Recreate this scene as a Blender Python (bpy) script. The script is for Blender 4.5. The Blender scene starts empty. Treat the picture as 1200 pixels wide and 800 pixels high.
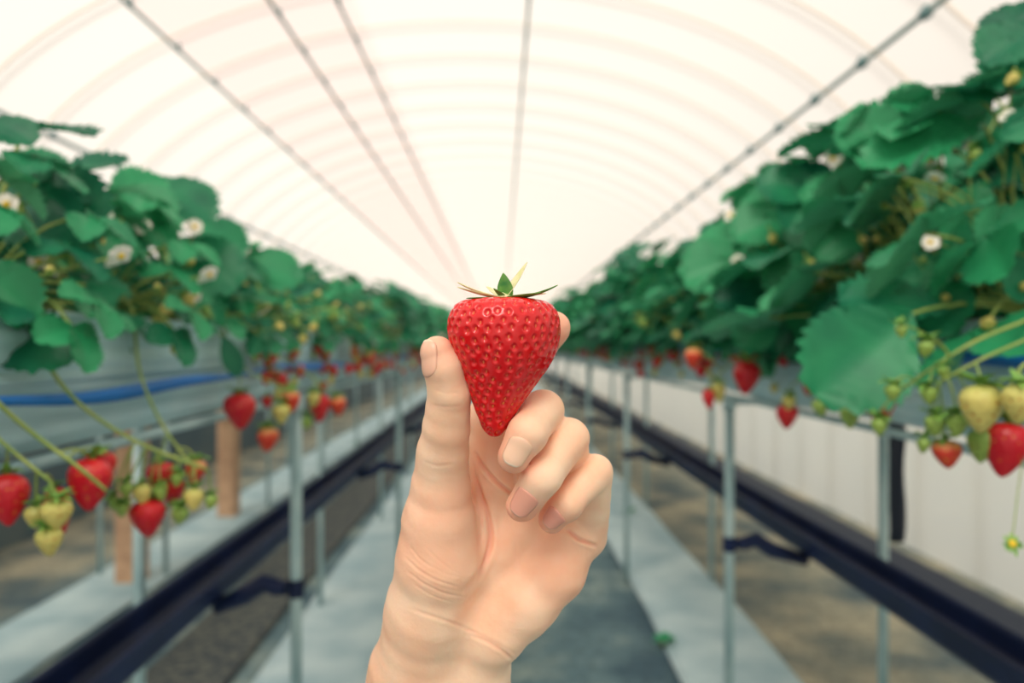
import bpy, math, random
import numpy as np
from mathutils import Vector, Matrix
C = bpy.context.scene.collection
sc = bpy.context.scene
PI = math.pi
CAMZ = 1.30
F = 850.0
def P(px, py, Y):
    """point of the place seen at a pixel of the photo at distance Y"""
    return np.array([(px-588.0)/F*Y, Y, CAMZ-(py-405.0)/F*Y])

# ------------------------------------------------------------------ helpers
def mesh(name, V, Fs, mats, smooth=True, mi=None):
    me = bpy.data.meshes.new(name)
    V = np.asarray(V, dtype=np.float32)
    me.from_pydata(V.tolist(), [], Fs if isinstance(Fs, list) else np.asarray(Fs).tolist())
    for m in (mats if isinstance(mats, (list, tuple)) else [mats]):
        me.materials.append(m)
    if mi is not None:
        me.polygons.foreach_set('material_index', np.asarray(mi, dtype=np.int32))
    if smooth:
        me.polygons.foreach_set('use_smooth', np.ones(len(me.polygons), dtype=bool))
    me.update()
    return me
def link(name, me, parent=None, loc=None):
    o = bpy.data.objects.new(name, me); C.objects.link(o)
    if parent is not None: o.parent = parent
    if loc is not None: o.location = loc
    return o
def tag(o, label=None, cat=None, group=None, kind=None):
    if label: o['label'] = label
    if cat: o['category'] = cat
    if group: o['group'] = group
    if kind: o['kind'] = kind
    return o
def empty(name, loc, label, cat, group=None, rz=0):
    o = bpy.data.objects.new(name, None); C.objects.link(o)
    o.location = loc; o.rotation_euler = (0, 0, rz); o.empty_display_size = .05
    return tag(o, label, cat, group)

class MB:
    def __init__(s): s.v = []; s.f = []; s.mi = []; s.n = 0
    def add(s, V, Fs, m=0):
        V = np.asarray(V, dtype=float)
        s.v.append(V); s.f += [tuple(i+s.n for i in f) for f in Fs]; s.mi += [m]*len(Fs); s.n += len(V)
    def tube(s, pts, rad, n=6, m=0, caps=True):
        pts = np.asarray(pts, float); k = len(pts)
        rad = np.full(k, rad) if np.isscalar(rad) else np.asarray(rad, float)
        T = np.gradient(pts, axis=0); T /= np.linalg.norm(T, axis=1)[:, None]+1e-12
        ref = np.array([0, 0, 1.0]) if abs(T[0][2]) < .9 else np.array([1.0, 0, 0])
        V = []; u = np.cross(T[0], ref); u /= np.linalg.norm(u)
        for i in range(k):
            u = u-T[i]*np.dot(u, T[i]); u /= np.linalg.norm(u)+1e-12
            w = np.cross(T[i], u)
            for j in range(n):
                a = 2*PI*j/n
                V.append(pts[i]+rad[i]*(math.cos(a)*u+math.sin(a)*w))
        Fs = [(i*n+j, i*n+(j+1) % n, (i+1)*n+(j+1) % n, (i+1)*n+j) for i in range(k-1) for j in range(n)]
        if caps: Fs += [tuple(range(n))[::-1], tuple((k-1)*n+j for j in range(n))]
        s.add(V, Fs, m)
    def box(s, lo, hi, m=0):
        x0, y0, z0 = lo; x1, y1, z1 = hi
        V = [(x0,y0,z0),(x1,y0,z0),(x1,y1,z0),(x0,y1,z0),(x0,y0,z1),(x1,y0,z1),(x1,y1,z1),(x0,y1,z1)]
        s.add(V, [(0,3,2,1),(4,5,6,7),(0,1,5,4),(1,2,6,5),(2,3,7,6),(3,0,4,7)], m)
    def grid(s, G, m=0, wrap=False):
        a, b = G.shape[:2]
        Fs = []
        for i in range(a-1):
            for j in range(b if wrap else b-1):
                Fs.append((i*b+j, i*b+(j+1) % b, (i+1)*b+(j+1) % b, (i+1)*b+j))
        s.add(G.reshape(-1, 3), Fs, m)
    def mesh(s, name, mats, smooth=True):
        return mesh(name, np.concatenate(s.v), s.f, mats, smooth, s.mi)
    def build(s, name, mats, parent=None, smooth=True):
        return link(name, s.mesh(name, mats, smooth), parent)

def srgb(r, g, b):
    f = lambda c: (c/255/12.92 if c/255 <= .04045 else ((c/255+.055)/1.055)**2.4)
    return (f(r), f(g), f(b), 1)
def bez(a, b, c, n=8):
    a, b, c = map(np.asarray, (a, b, c)); t = np.linspace(0, 1, n)[:, None]
    return (1-t)**2*a+2*t*(1-t)*b+t*t*c

# ---------------------------------------------------------------- materials
def newmat(name):
    m = bpy.data.materials.new(name); m.use_nodes = True
    nt = m.node_tree; bs = nt.nodes['Principled BSDF']; return m, nt, bs
def simple(name, col, rough=.6, metal=0, noise=0, nscale=20, col2=None, bump=0, spec=.5):
    m, nt, bs = newmat(name)
    bs.inputs['Roughness'].default_value = rough; bs.inputs['Metallic'].default_value = metal
    bs.inputs['Specular IOR Level'].default_value = spec
    bs.inputs['Base Color'].default_value = col
    if col2 is not None or bump:
        tc = nt.nodes.new('ShaderNodeTexCoord'); nz = nt.nodes.new('ShaderNodeTexNoise')
        nz.inputs['Scale'].default_value = nscale; nz.inputs['Detail'].default_value = 5
        nt.links.new(tc.outputs['Object'], nz.inputs['Vector'])
        if col2 is not None:
            rp = nt.nodes.new('ShaderNodeValToRGB')
            rp.color_ramp.elements[0].position = .35; rp.color_ramp.elements[1].position = .65
            rp.color_ramp.elements[0].color = col; rp.color_ramp.elements[1].color = col2
            nt.links.new(nz.outputs['Fac'], rp.inputs['Fac']); nt.links.new(rp.outputs['Color'], bs.inputs['Base Color'])
        if bump:
            bp = nt.nodes.new('ShaderNodeBump'); bp.inputs['Strength'].default_value = bump; bp.inputs['Distance'].default_value = .01
            nt.links.new(nz.outputs['Fac'], bp.inputs['Height']); nt.links.new(bp.outputs['Normal'], bs.inputs['Normal'])
    return m
def film(name, col, transp, opaque_diffuse=0.0, bandcol=None, band=None):
    """greenhouse plastic: part see-through, part milky"""
    m = bpy.data.materials.new(name); m.use_nodes = True; nt = m.node_tree; nt.nodes.clear()
    out = nt.nodes.new('ShaderNodeOutputMaterial')
    tr = nt.nodes.new('ShaderNodeBsdfTransparent'); tl = nt.nodes.new('ShaderNodeBsdfTranslucent'); df = nt.nodes.new('ShaderNodeBsdfDiffuse')
    m1 = nt.nodes.new('ShaderNodeMixShader'); m2 = nt.nodes.new('ShaderNodeMixShader')
    m1.inputs[0].default_value = opaque_diffuse; m2.inputs[0].default_value = transp
    nt.links.new(tl.outputs[0], m1.inputs[1]); nt.links.new(df.outputs[0], m1.inputs[2])
    nt.links.new(m1.outputs[0], m2.inputs[1]); nt.links.new(tr.outputs[0], m2.inputs[2]); nt.links.new(m2.outputs[0], out.inputs[0])
    for n in (tl, df, tr): n.inputs['Color'].default_value = col
    if band:
        tc = nt.nodes.new('ShaderNodeTexCoord'); sp = nt.nodes.new('ShaderNodeSeparateXYZ'); nt.links.new(tc.outputs['Object'], sp.inputs[0])
        rp = nt.nodes.new('ShaderNodeValToRGB'); mr = nt.nodes.new('ShaderNodeMapRange')
        mr.inputs['From Min'].default_value = -3.5; mr.inputs['From Max'].default_value = 3.5
        nt.links.new(sp.outputs['X'], mr.inputs['Value']); nt.links.new(mr.outputs[0], rp.inputs['Fac'])
        e = rp.color_ramp.elements; e[0].position = 0; e[0].color = col; e[1].position = 1; e[1].color = col
        for x, c in band:
            q = e.new((x+3.5)/7); q.color = c
        for n in (tl, df, tr): nt.links.new(rp.outputs['Color'], n.inputs['Color'])
    return m

def leaf_mat(name, c1, c2, under):
    m, nt, bs = newmat(name)
    bs.inputs['Roughness'].default_value = .42; bs.inputs['Specular IOR Level'].default_value = .38
    oi = nt.nodes.new('ShaderNodeObjectInfo'); tc = nt.nodes.new('ShaderNodeTexCoord'); nz = nt.nodes.new('ShaderNodeTexNoise')
    nz.inputs['Scale'].default_value = 14; nt.links.new(tc.outputs['Object'], nz.inputs['Vector'])
    ad = nt.nodes.new('ShaderNodeMath'); ad.operation = 'ADD'; nt.links.new(oi.outputs['Random'], ad.inputs[0]); nt.links.new(nz.outputs['Fac'], ad.inputs[1])
    mr = nt.nodes.new('ShaderNodeMapRange'); mr.inputs['From Min'].default_value = .3; mr.inputs['From Max'].default_value = 1.3; nt.links.new(ad.outputs[0], mr.inputs['Value'])
    mx = nt.nodes.new('ShaderNodeMixRGB'); mx.inputs[1].default_value = c1; mx.inputs[2].default_value = c2; nt.links.new(mr.outputs[0], mx.inputs[0])
    ge = nt.nodes.new('ShaderNodeNewGeometry'); m3 = nt.nodes.new('ShaderNodeMixRGB'); m3.inputs[2].default_value = under
    nt.links.new(ge.outputs['Backfacing'], m3.inputs[0]); nt.links.new(mx.outputs[0], m3.inputs[1]); nt.links.new(m3.outputs[0], bs.inputs['Base Color'])
    tl = nt.nodes.new('ShaderNodeBsdfTranslucent'); ms = nt.nodes.new('ShaderNodeMixShader'); ms.inputs[0].default_value = .22
    nt.links.new(mx.outputs[0], tl.inputs['Color']); nt.links.new(bs.outputs[0], ms.inputs[1]); nt.links.new(tl.outputs[0], ms.inputs[2])
    nt.links.new(ms.outputs[0], nt.nodes['Material Output'].inputs[0])
    return m

M = {}
M['leaf'] = leaf_mat('strawberry_leaf', srgb(3, 92, 74), srgb(50, 158, 104), srgb(104, 180, 138))
M['stem'] = simple('green_stem', srgb(128, 158, 78), .5, col2=srgb(160, 176, 92), nscale=30)
M['sepal'] = simple('sepal_green', srgb(96, 150, 62), .5, col2=srgb(140, 180, 84), nscale=60)
M['petal'] = simple('white_petal', srgb(250, 246, 236), .6)
M['pollen'] = simple('flower_yellow', srgb(236, 200, 50), .7)
def berry_mat(name, c, c2, seed, scale=95, sss=.1):
    m, nt, bs = newmat(name)
    tc = nt.nodes.new('ShaderNodeTexCoord'); vo = nt.nodes.new('ShaderNodeTexVoronoi'); vo.inputs['Scale'].default_value = scale*2.2
    nt.links.new(tc.outputs['Object'], vo.inputs['Vector'])
    rp = nt.nodes.new('ShaderNodeValToRGB'); e = rp.color_ramp.elements; e[0].position = .16; e[0].color = seed; e[1].position = .26; e[1].color = c
    nt.links.new(vo.outputs['Distance'], rp.inputs['Fac'])
    sp = nt.nodes.new('ShaderNodeSeparateXYZ'); nt.links.new(tc.outputs['Object'], sp.inputs[0])
    mr = nt.nodes.new('ShaderNodeMapRange'); mr.inputs['From Min'].default_value = -.010; mr.inputs['From Max'].default_value = -.001; nt.links.new(sp.outputs['Z'], mr.inputs['Value'])
    mx = nt.nodes.new('ShaderNodeMixRGB'); mx.inputs[2].default_value = c2; nt.links.new(mr.outputs[0], mx.inputs[0]); nt.links.new(rp.outputs[0], mx.inputs[1])
    nt.links.new(mx.outputs[0], bs.inputs['Base Color'])
    bp = nt.nodes.new('ShaderNodeBump'); bp.inputs['Strength'].default_value = .6; bp.inputs['Distance'].default_value = .002; nt.links.new(vo.outputs['Distance'], bp.inputs['Height'])
    nt.links.new(bp.outputs['Normal'], bs.inputs['Normal'])
    bs.inputs['Roughness'].default_value = .35
    return m
M['berry_red'] = berry_mat('ripe_berry', srgb(205, 14, 36), srgb(214, 40, 44), srgb(214, 110, 40))
M['berry_turn'] = berry_mat('turning_berry', srgb(216, 60, 40), srgb(226, 176, 110), srgb(230, 180, 80))
M['berry_pale'] = berry_mat('pale_berry', srgb(214, 200, 112), srgb(196, 200, 110), srgb(190, 130, 50))
M['berry_green'] = berry_mat('green_berry', srgb(150, 178, 84), srgb(140, 176, 84), srgb(120, 120, 50))
M['pipe'] = simple('galvanised_pipe', srgb(150, 182, 186), .45, .2, col2=srgb(184, 208, 208), nscale=8)
M['archpipe'] = simple('roof_pipe', srgb(246, 226, 206), .6, 0)
M['purlin'] = simple('purlin_pipe', srgb(112, 142, 140), .5, .1)
M['clamp'] = simple('steel_clamp', srgb(98, 132, 136), .5, .3)
M['black'] = simple('black_plastic', srgb(18, 30, 64), .5, col2=srgb(26, 42, 84), nscale=6, spec=.3)
M['trough'] = simple('trough_film', srgb(172, 212, 220), .45, col2=srgb(200, 228, 232), nscale=5, bump=.2)
M['medium'] = simple('growing_medium', srgb(60, 48, 40), .95, col2=srgb(92, 76, 60), nscale=60, bump=.8)
M['blue'] = simple('blue_tape', srgb(24, 120, 204), .5)
M['wood'] = simple('wooden_post', srgb(214, 172, 138), .8, col2=srgb(190, 150, 120), nscale=12)
M['dark'] = simple('black_rubber_sheet', srgb(24, 34, 52), .7)

# ------------------------------------------------------------- ground
def ground_mat():
    m, nt, bs = newmat('greenhouse_ground')
    tc = nt.nodes.new('ShaderNodeTexCoord'); sp = nt.nodes.new('ShaderNodeSeparateXYZ'); nt.links.new(tc.outputs['Object'], sp.inputs[0])
    nz = nt.nodes.new('ShaderNodeTexNoise'); nz.inputs['Scale'].default_value = 2.2; nz.inputs['Detail'].default_value = 8; nt.links.new(tc.outputs['Object'], nz.inputs['Vector'])
    n2 = nt.nodes.new('ShaderNodeTexNoise'); n2.inputs['Scale'].default_value = 26; n2.inputs['Detail'].default_value = 6; nt.links.new(tc.outputs['Object'], n2.inputs['Vector'])
    def ramp(cs, src):
        rp = nt.nodes.new('ShaderNodeValToRGB'); e = rp.color_ramp.elements
        e[0].position, e[0].color = cs[0]; e[1].position, e[1].color = cs[-1]
        for p, c in cs[1:-1]: q = e.new(p); q.color = c
        nt.links.new(src, rp.inputs['Fac']); return rp
    path = ramp([(.36, srgb(60, 86, 98)), (.5, srgb(88, 114, 120)), (.64, srgb(134, 150, 144))], nz.outputs['Fac'])
    sand = ramp([(.34, srgb(78, 94, 98)), (.5, srgb(132, 134, 120)), (.66, srgb(170, 162, 138))], nz.outputs['Fac'])
    # the aisle is worn dark, the soil beside the side wall is sandy
    ad = nt.nodes.new('ShaderNodeMath'); ad.operation = 'MULTIPLY_ADD'; ad.inputs[1].default_value = .3; nt.links.new(n2.outputs['Fac'], ad.inputs[0]); nt.links.new(sp.outputs['X'], ad.inputs[2])
    w = nt.nodes.new('ShaderNodeMapRange'); w.inputs['From Min'].default_value = 1.15; w.inputs['From Max'].default_value = 1.35; nt.links.new(ad.outputs[0], w.inputs['Value'])
    w2 = nt.nodes.new('ShaderNodeMapRange'); w2.inputs['From Min'].default_value = -2.15; w2.inputs['From Max'].default_value = -2.35; nt.links.new(ad.outputs[0], w2.inputs['Value'])
    mm = nt.nodes.new('ShaderNodeMath'); mm.operation = 'MAXIMUM'; nt.links.new(w.outputs[0], mm.inputs[0]); nt.links.new(w2.outputs[0], mm.inputs[1])
    mx = nt.nodes.new('ShaderNodeMixRGB'); nt.links.new(mm.outputs[0], mx.inputs[0]); nt.links.new(path.outputs[0], mx.inputs[1]); nt.links.new(sand.outputs[0], mx.inputs[2])
    m4 = nt.nodes.new('ShaderNodeMixRGB'); m4.blend_type = 'OVERLAY'; m4.inputs[0].default_value = .5
    nt.links.new(mx.outputs[0], m4.inputs[1]); nt.links.new(n2.outputs['Fac'], m4.inputs[2]); nt.links.new(m4.outputs[0], bs.inputs['Base Color'])
    bp = nt.nodes.new('ShaderNodeBump'); bp.inputs['Strength'].default_value = .6; bp.inputs['Distance'].default_value = .02; nt.links.new(n2.outputs['Fac'], bp.inputs['Height']); nt.links.new(bp.outputs['Normal'], bs.inputs['Normal'])
    bs.inputs['Roughness'].default_value = .9
    return m
YN, YF = -2.5, 34.0
b = MB(); rng = np.random.default_rng(3)
xs = np.linspace(-9, 9, 120); ys = np.linspace(YN-4, YF+4, 220)
G = np.zeros((len(xs), len(ys), 3)); G[..., 0] = xs[:, None]; G[..., 1] = ys[None]; G[..., 2] = rng.uniform(-.008, .0, G.shape[:2])
b.grid(G); tag(b.build('floor', ground_mat()), kind='structure')

sheetmat = simple('pale_ground_sheet', srgb(152, 180, 188), .8, col2=srgb(190, 210, 212), nscale=3, bump=.3)
def ground_sheet(x0, x1, label, m=sheetmat, name='ground_sheet', cat='ground sheet', z=.006, seed=1):
    r = np.random.default_rng(seed); ys = np.arange(YN, YF, .08); xs = np.linspace(0, 1, 8)
    wob = np.interp(ys, np.arange(YN-1, YF+2, .7), r.uniform(-.012, .012, len(np.arange(YN-1, YF+2, .7))))
    G = np.zeros((len(xs), len(ys), 3))
    G[..., 0] = x0+(x1-x0)*xs[:, None]+wob[None]; G[..., 1] = ys[None]
    G[..., 2] = z+r.uniform(0, .004, G.shape[:2])
    b = MB(); b.grid(G); o = b.build(name, m)
    md = o.modifiers.new('t', 'SOLIDIFY'); md.thickness = .004; md.offset = -1
    return tag(o, label, cat)
ground_sheet(.70, 1.16, 'pale ground sheet strip on the soil under the right-hand growing bench', seed=1)
ground_sheet(-.96, -.50, 'pale ground sheet strip on the soil under the left growing bench beside the aisle', seed=2)
ground_sheet(-2.30, -1.86, 'pale ground sheet strip under the farther left bench, at the left edge of the photo', seed=3)
ground_sheet(2.16, 2.50, 'black ground sheet along the foot of the white film side wall on the right', M['dark'], 'ground_sheet', 'ground sheet', seed=4)
ground_sheet(-1.42, -1.06, 'dark gravel-black ground sheet on the soil between the two left benches', simple('gravel_sheet', srgb(40, 52, 62), .9, col2=srgb(96, 100, 92), nscale=30, bump=.6), seed=5)

# ------------------------------------------------------- tunnel shell
AX, AA, H0, HB = -.30, 2.90, .50, 1.75          # arch: centre, half width, springing height above eye, rise
def archz(X): return CAMZ+H0+HB*math.sqrt(max(0, 1-((X-AX)/AA)**2))
fcol = (.775, .71, .635, 1)
pink = (.77, .645, .575, 1)
roofm = film('roof_film', fcol, .58, 0.05, True, [(-2.1, fcol), (-2.06, pink), (-.98, pink), (-.92, fcol)])
wallm = film('side_film', (.90, .89, .82, 1), .06, .45)
th = np.linspace(0, PI, 49)
ys = np.arange(YN, YF+.01, .3)
G = np.zeros((len(th), len(ys), 3))
G[..., 0] = (AX-(AA+.03)*np.cos(th))[:, None]; G[..., 1] = ys[None]
sag = .012*np.sin(ys/.6*2*PI+1)**2
G[..., 2] = (CAMZ+H0)+((HB+.03)*np.sin(th))[:, None]+(sag[None]*np.sin(th)[:, None])
b = MB(); b.grid(G); tag(b.build('ceiling', roofm), kind='structure')
for side, X in (('right', AX+AA+.03), ('left', AX-AA-.03)):
    ys = np.arange(YN, YF+.01, .1); zs = np.linspace(0, CAMZ+H0, 22)
    G = np.zeros((len(zs), len(ys), 3)); r = np.random.default_rng(7)
    ph = np.interp(ys, np.arange(YN-1, YF+2, .5), r.uniform(0, 6, len(np.arange(YN-1, YF+2, .5))))
    G[..., 0] = X+.012*np.sin(ph[None]+zs[:, None]*2)*np.sin(zs/(CAMZ+H0)*PI)[:, None]
    G[..., 1] = ys[None]; G[..., 2] = zs[:, None]
    b = MB(); b.grid(G); tag(b.build('wall_'+side, wallm), kind='structure')
for side, Y in (('far', YF), ('near', YN)):
    n = len(th); V = [(AX-(AA+.03)*math.cos(t), Y, CAMZ+H0+(HB+.03)*math.sin(t)) for t in th]
    V += [(AX+AA+.03, Y, 0), (AX-AA-.03, Y, 0)]
    tag(link('wall_'+side, mesh('wall_'+side, V, [tuple(range(n+2))], film('end_film_'+side, fcol, .65, 0.05), smooth=False)), kind='structure')
# darker skirt at the foot of the left side film
b = MB(); b.box((AX-AA+.0, YN+.1, 0), (AX-AA+.012, YF-.1, .95)); b.box((AX-AA-.006, YN+.1, .93), (AX-AA+.02, YF-.1, .96))
tag(b.build('trim_1', simple('film_skirt', srgb(84, 104, 114), .8, col2=srgb(104, 118, 120), nscale=3), smooth=False), kind='structure')
# arches
ti = 2
am = MB()
pts = [(AX+AA+.075, 0, 0)]+[(AX+(AA+.075)*math.cos(t), 0, CAMZ+H0+(HB+.075)*math.sin(t)) for t in np.linspace(0, PI, 40)]+[(AX-AA-.075, 0, 0)]
am.tube(pts, .013, 8); archme = am.mesh('arch_pipe', M['archpipe'])
y = 3.39-.6*9
while y < YF-.2:
    o = link('trim_%d' % ti, archme, loc=(0, y, 0)); tag(o, kind='structure'); ti += 1; y += .6
# purlins (pixel slope X/H of each), with clamps on the arches
def solveX(ratio):
    best = min(np.linspace(-3.19, 2.59, 4000), key=lambda X: abs(X/(archz(X)-.03-CAMZ)-ratio)); return float(best)
for ratio, r in ((.079, .010), (-.477, .011), (-.674, .012), (-1.094, .011), (1.277, .0145), (-2.15, .0145)):
    X = solveX(ratio); Z = archz(X)-.03
    b = MB(); b.tube([(X, YN+.1, Z), (X, YF-.1, Z)], r, 8)
    o = b.build('trim_%d' % ti, M['purlin']); tag(o, kind='structure'); ti += 1
    cb = MB(); cb.tube([(0, -.018, 0), (0, .018, 0)], r*(2.0 if ratio == 1.277 else 1.35), 8); cb.box((-.008, -.012, 0), (.008, .012, .04)); cme = cb.mesh('clamp', M['clamp'])
    y = 3.39-.6*5
    while y < 20:
        c = link('clamp', cme, o, (X, y, Z)); y += .6

# ------------------------------------------------------------ benches
def bench(Xi, Xo, stations, label, zb=-.15, side=1, corr=7, yend=20.0, seed=0):
    """Xi aisle-side legs, Xo far legs"""
    Xc = (Xi+Xo)/2; hw = abs(Xo-Xi)/2
    root = empty('growing_bench', (Xc, stations[0], 0), label, 'growing bench')
    L = lambda me_: me_
    y0, y1 = -1.5, yend
    def put(b, name, m):
        o = b.build(name, m); o.parent = root; o.matrix_parent_inverse = Matrix.Translation((-Xc, -stations[0], 0)); return o
    # film trough: wavy folds
    r = np.random.default_rng(seed)
    prof = []
    top, bot = .035, zb+.012
    n = 22
    for i in range(n+1):
        t = i/n; z = top+(bot-top)*t
        off = hw+.012-.03*t**2+.0045*math.sin(t*corr*2*PI)
        prof.append((-off, z))
    prof += [(x, bot-.004) for x in np.linspace(-hw+.05, hw-.05, 5)]
    prof += [(-a, z) for a, z in prof[:n+1][::-1]]
    inner = [(hw-.002, top), (hw-.014, top-.03)]
    prof = [(-hw+.014, top-.03), (-hw+.002, top)]+prof+inner
    ys = np.arange(y0, y1, .06); G = np.zeros((len(prof), len(ys), 3))
    nk = len(np.arange(y0-1, y1+1, .35))
    w1 = np.interp(ys, np.arange(y0-1, y1+1, .35), r.uniform(-.006, .006, nk)); w2 = np.interp(ys, np.arange(y0-1, y1+1, .35), r.uniform(-.007, .007, nk))
    for i, (x, z) in enumerate(prof):
        G[i, :, 0] = Xc+x+math.copysign(1, x)*w1*math.sin(i*.9); G[i, :, 1] = ys; G[i, :, 2] = CAMZ+z+w2*(1 if 2 < i < len(prof)-3 else .3)*math.cos(i*.5)
    b = MB(); b.grid(G); o = put(b, 'trough', M['trough']); md = o.modifiers.new('t', 'SOLIDIFY'); md.thickness = .003; md.offset = 1
    # soil surface
    xs = np.linspace(-hw+.012, hw-.012, 9); ys = np.arange(y0, y1, .05); G = np.zeros((9, len(ys), 3))
    G[..., 0] = Xc+xs[:, None]; G[..., 1] = ys[None]; G[..., 2] = CAMZ+.005+.02*(1-(xs/hw)**2)[:, None]+r.uniform(-.006, .006, (9, len(ys)))
    b = MB(); b.grid(G); put(b, 'growing_medium', M['medium'])
    for X in (Xi, Xo):
        b = MB(); b.tube([(X*.94+Xc*.06, y0, CAMZ+zb-.006), (X*.94+Xc*.06, y1, CAMZ+zb-.006)], .008, 8); put(b, 'rail', M['pipe'])
    for y in stations:
        if y > y1: break
        for X in (Xi, Xo):
            b = MB(); b.tube([(X, y, 0.0), (X, y, CAMZ+zb-.02)], .0145, 12)
            b.tube([(X, y, CAMZ+zb-.045), (X, y, CAMZ+zb-.005)], .019, 10)
            put(b, 'leg', M['pipe'])
        b = MB(); b.tube([(Xi, y+.03, CAMZ+zb-.02), (Xo, y+.03, CAMZ+zb-.02)], .011, 8); put(b, 'crossbar', M['pipe'])
    return root
SL = [1.8*i for i in range(0, 12)]
SR = [2.2-1.8+1.8*i for i in range(0, 11)]
bench(-.51, -.90, SL, 'growing bench along the left of the aisle, pale film trough on steel legs', zb=-.125, seed=1)
bench(.69, 1.157, SR, 'growing bench along the right of the aisle, pale film trough on steel legs', seed=2)
bench(-1.90, -2.27, [y+.5 for y in SL], 'farther left growing bench half hidden behind the nearer left bench', seed=3)

# blue tapes lying on the trough sides
def tape(X, zs, label, y0, y1, w=.006):
    b = MB(); r = random.Random(5)
    ys = np.arange(y0, y1, .04); G = np.zeros((2, len(ys), 3))
    for i, y in enumerate(ys):
        z = CAMZ+zs+.006*math.sin(y*5)+.003*math.sin(y*13); ww = w*(1+.5*math.sin(y*7+1))
        G[0, i] = (X, y, z-ww); G[1, i] = (X+.001*math.sin(y*9), y, z+ww)
    b.grid(G); o = b.build('blue_tape', M['blue']); md = o.modifiers.new('t', 'SOLIDIFY'); md.thickness = .002; md.offset = 0
    tag(o, label, 'tape')
tape(-.478, -.052, 'blue plastic tape stretched along the side of the left bench trough', .3, 8)
tape(.652, -.012, 'blue plastic tape along the upper side of the right bench trough', .6, 8)

# black ducts on brackets
def duct(X, Z, Xleg, stations, label, y1=20):
    root = empty('drain_channel', (X, 0, CAMZ+Z), label, 'drain channel')
    # channel section with rolled lips
    sec = [(-.045, .03), (-.052, .036), (-.058, .03), (-.052, .018), (-.05, -.018), (-.03, -.04), (.03, -.04), (.05, -.018), (.052, .018), (.058, .03), (.052, .036), (.045, .03), (.044, .016), (.042, -.012), (.026, -.031), (-.026, -.031), (-.042, -.012), (-.044, .016)]
    ys = np.arange(-1.5, y1, .5); G = np.zeros((len(ys), len(sec), 3))
    for i, y in enumerate(ys):
        for j, (a, c) in enumerate(sec): G[i, j] = (a, y, c+.004*math.sin(y*1.3))
    b = MB(); b.grid(G, wrap=True); o = b.build('channel', M['black'], root)
    md = o.modifiers.new('b', 'BEVEL'); md.width = .003; md.segments = 2
    for y in stations:
        if y > y1 or y < .5: continue
        s = 1 if Xleg > X else -1
        b = MB(); dx = Xleg-X
        b.tube([(dx-s*.022, y, 0), (dx-s*.045, y, 0), (dx-s*.08, y, .012), (dx-s*.13, y, -.02), (s*.03, y, -.05)], [.017, .022, .024, .024, .018], 8)
        b.tube([(dx, y, -.022), (dx, y, .022)], .0195, 16, caps=False); b.tube([(dx, y, .022), (dx, y, -.022)], .016, 16, caps=False)
        b.build('bracket', M['black'], root)
    return root
duct(-.74, -.60, -.51, SL, 'black drain channel on brackets below the left growing bench')
duct(.955, -.60, .69, SR, 'black drain channel on brackets below the right-hand growing bench')

# wooden posts of the farther left bench, black strap
for i, (px, pb, X) in enumerate(((268, 603, -2.08), (155, 672, -2.04))):
    Y = X*F/(px-588); b = MB()
    b.box((X-.065, Y-.065, 0), (X+.065, Y+.065, CAMZ-.15))
    o = b.build('wooden_post', M['wood'], smooth=False); md = o.modifiers.new('b', 'BEVEL'); md.width = .006
    tag(o, ('pale wooden post below the left bench, the one farther from the camera', 'pale wooden post below the left bench, the one nearer the camera')[i], 'post', 'wooden posts')
b = MB(); G = np.zeros((12, 5, 3))
for i, z in enumerate(np.linspace(-.14, -.60, 12)):
    for j, a in enumerate(np.linspace(-.032, .032, 5)):
        G[i, j] = (1.172+.034*min(1, i/3)+a*(1-.03*i)+.006*math.sin(i*.8), 2.22+.006*math.cos(j*1.5+i*.6), CAMZ+z)
b.grid(G); o = b.build('hanging_strap', M['dark']); md = o.modifiers.new('t', 'SOLIDIFY'); md.thickness = .006
tag(o, 'black sheet strap hanging beside a steel leg of the right-hand bench', 'strap')

# -------------------------------------------------------------- strawberries
def berry_mesh(name, mat, L=.034, W=.030, nu=28, nv=20, seed=0):
    r = np.random.default_rng(seed); bend = r.uniform(-.1, .1)
    G = np.zeros((nv, nu, 3))
    for i in range(nv):
        t = i/(nv-1)
        # profile: shoulders then taper
        rr = (math.sin(PI*min(1, t/.64)/2)**.75 if t < .32 else None)
        prof = np.interp(t, [0, .05, .15, .3, .5, .7, .85, .95, 1], [.0, .55, .86, 1, .9, .66, .42, .22, 0])
        for j in range(nu):
            a = 2*PI*j/nu
            R = W/2*prof*(1+.04*math.sin(2*a+seed)+.03*math.sin(3*a+seed*2))
            G[i, j] = (R*math.cos(a)+bend*L*t*t, R*math.sin(a), -L*t+.0*t)
    b = MB(); b.grid(G, wrap=True)
    return b.mesh(name, mat)
def sepal_grid(L, W, az, lift, curl, n=7, tw=0):
    """one pointed sepal from the origin"""
    G = np.zeros((n, 3, 3)); x = 0; z = 0; ang = lift
    for i in range(n):
        t = i/(n-1); w = W*math.sin(PI*min(1, .18+t*.82))**.8*(1-t*.25)+.00015
        if i: x += L/(n-1)*math.cos(ang); z += L/(n-1)*math.sin(ang)
        ang = lift+curl*t
        for k, s in enumerate((-1, 0, 1)):
            G[i, k] = (x-abs(s)*w*.25*math.sin(ang), s*w*.5, z+abs(s)*w*.25*math.cos(ang))
    c, s_ = math.cos(az), math.sin(az); X = G[..., 0].copy(); Y = G[..., 1].copy()
    G[..., 0] = c*X-s_*Y; G[..., 1] = s_*X+c*Y
    return G
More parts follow.
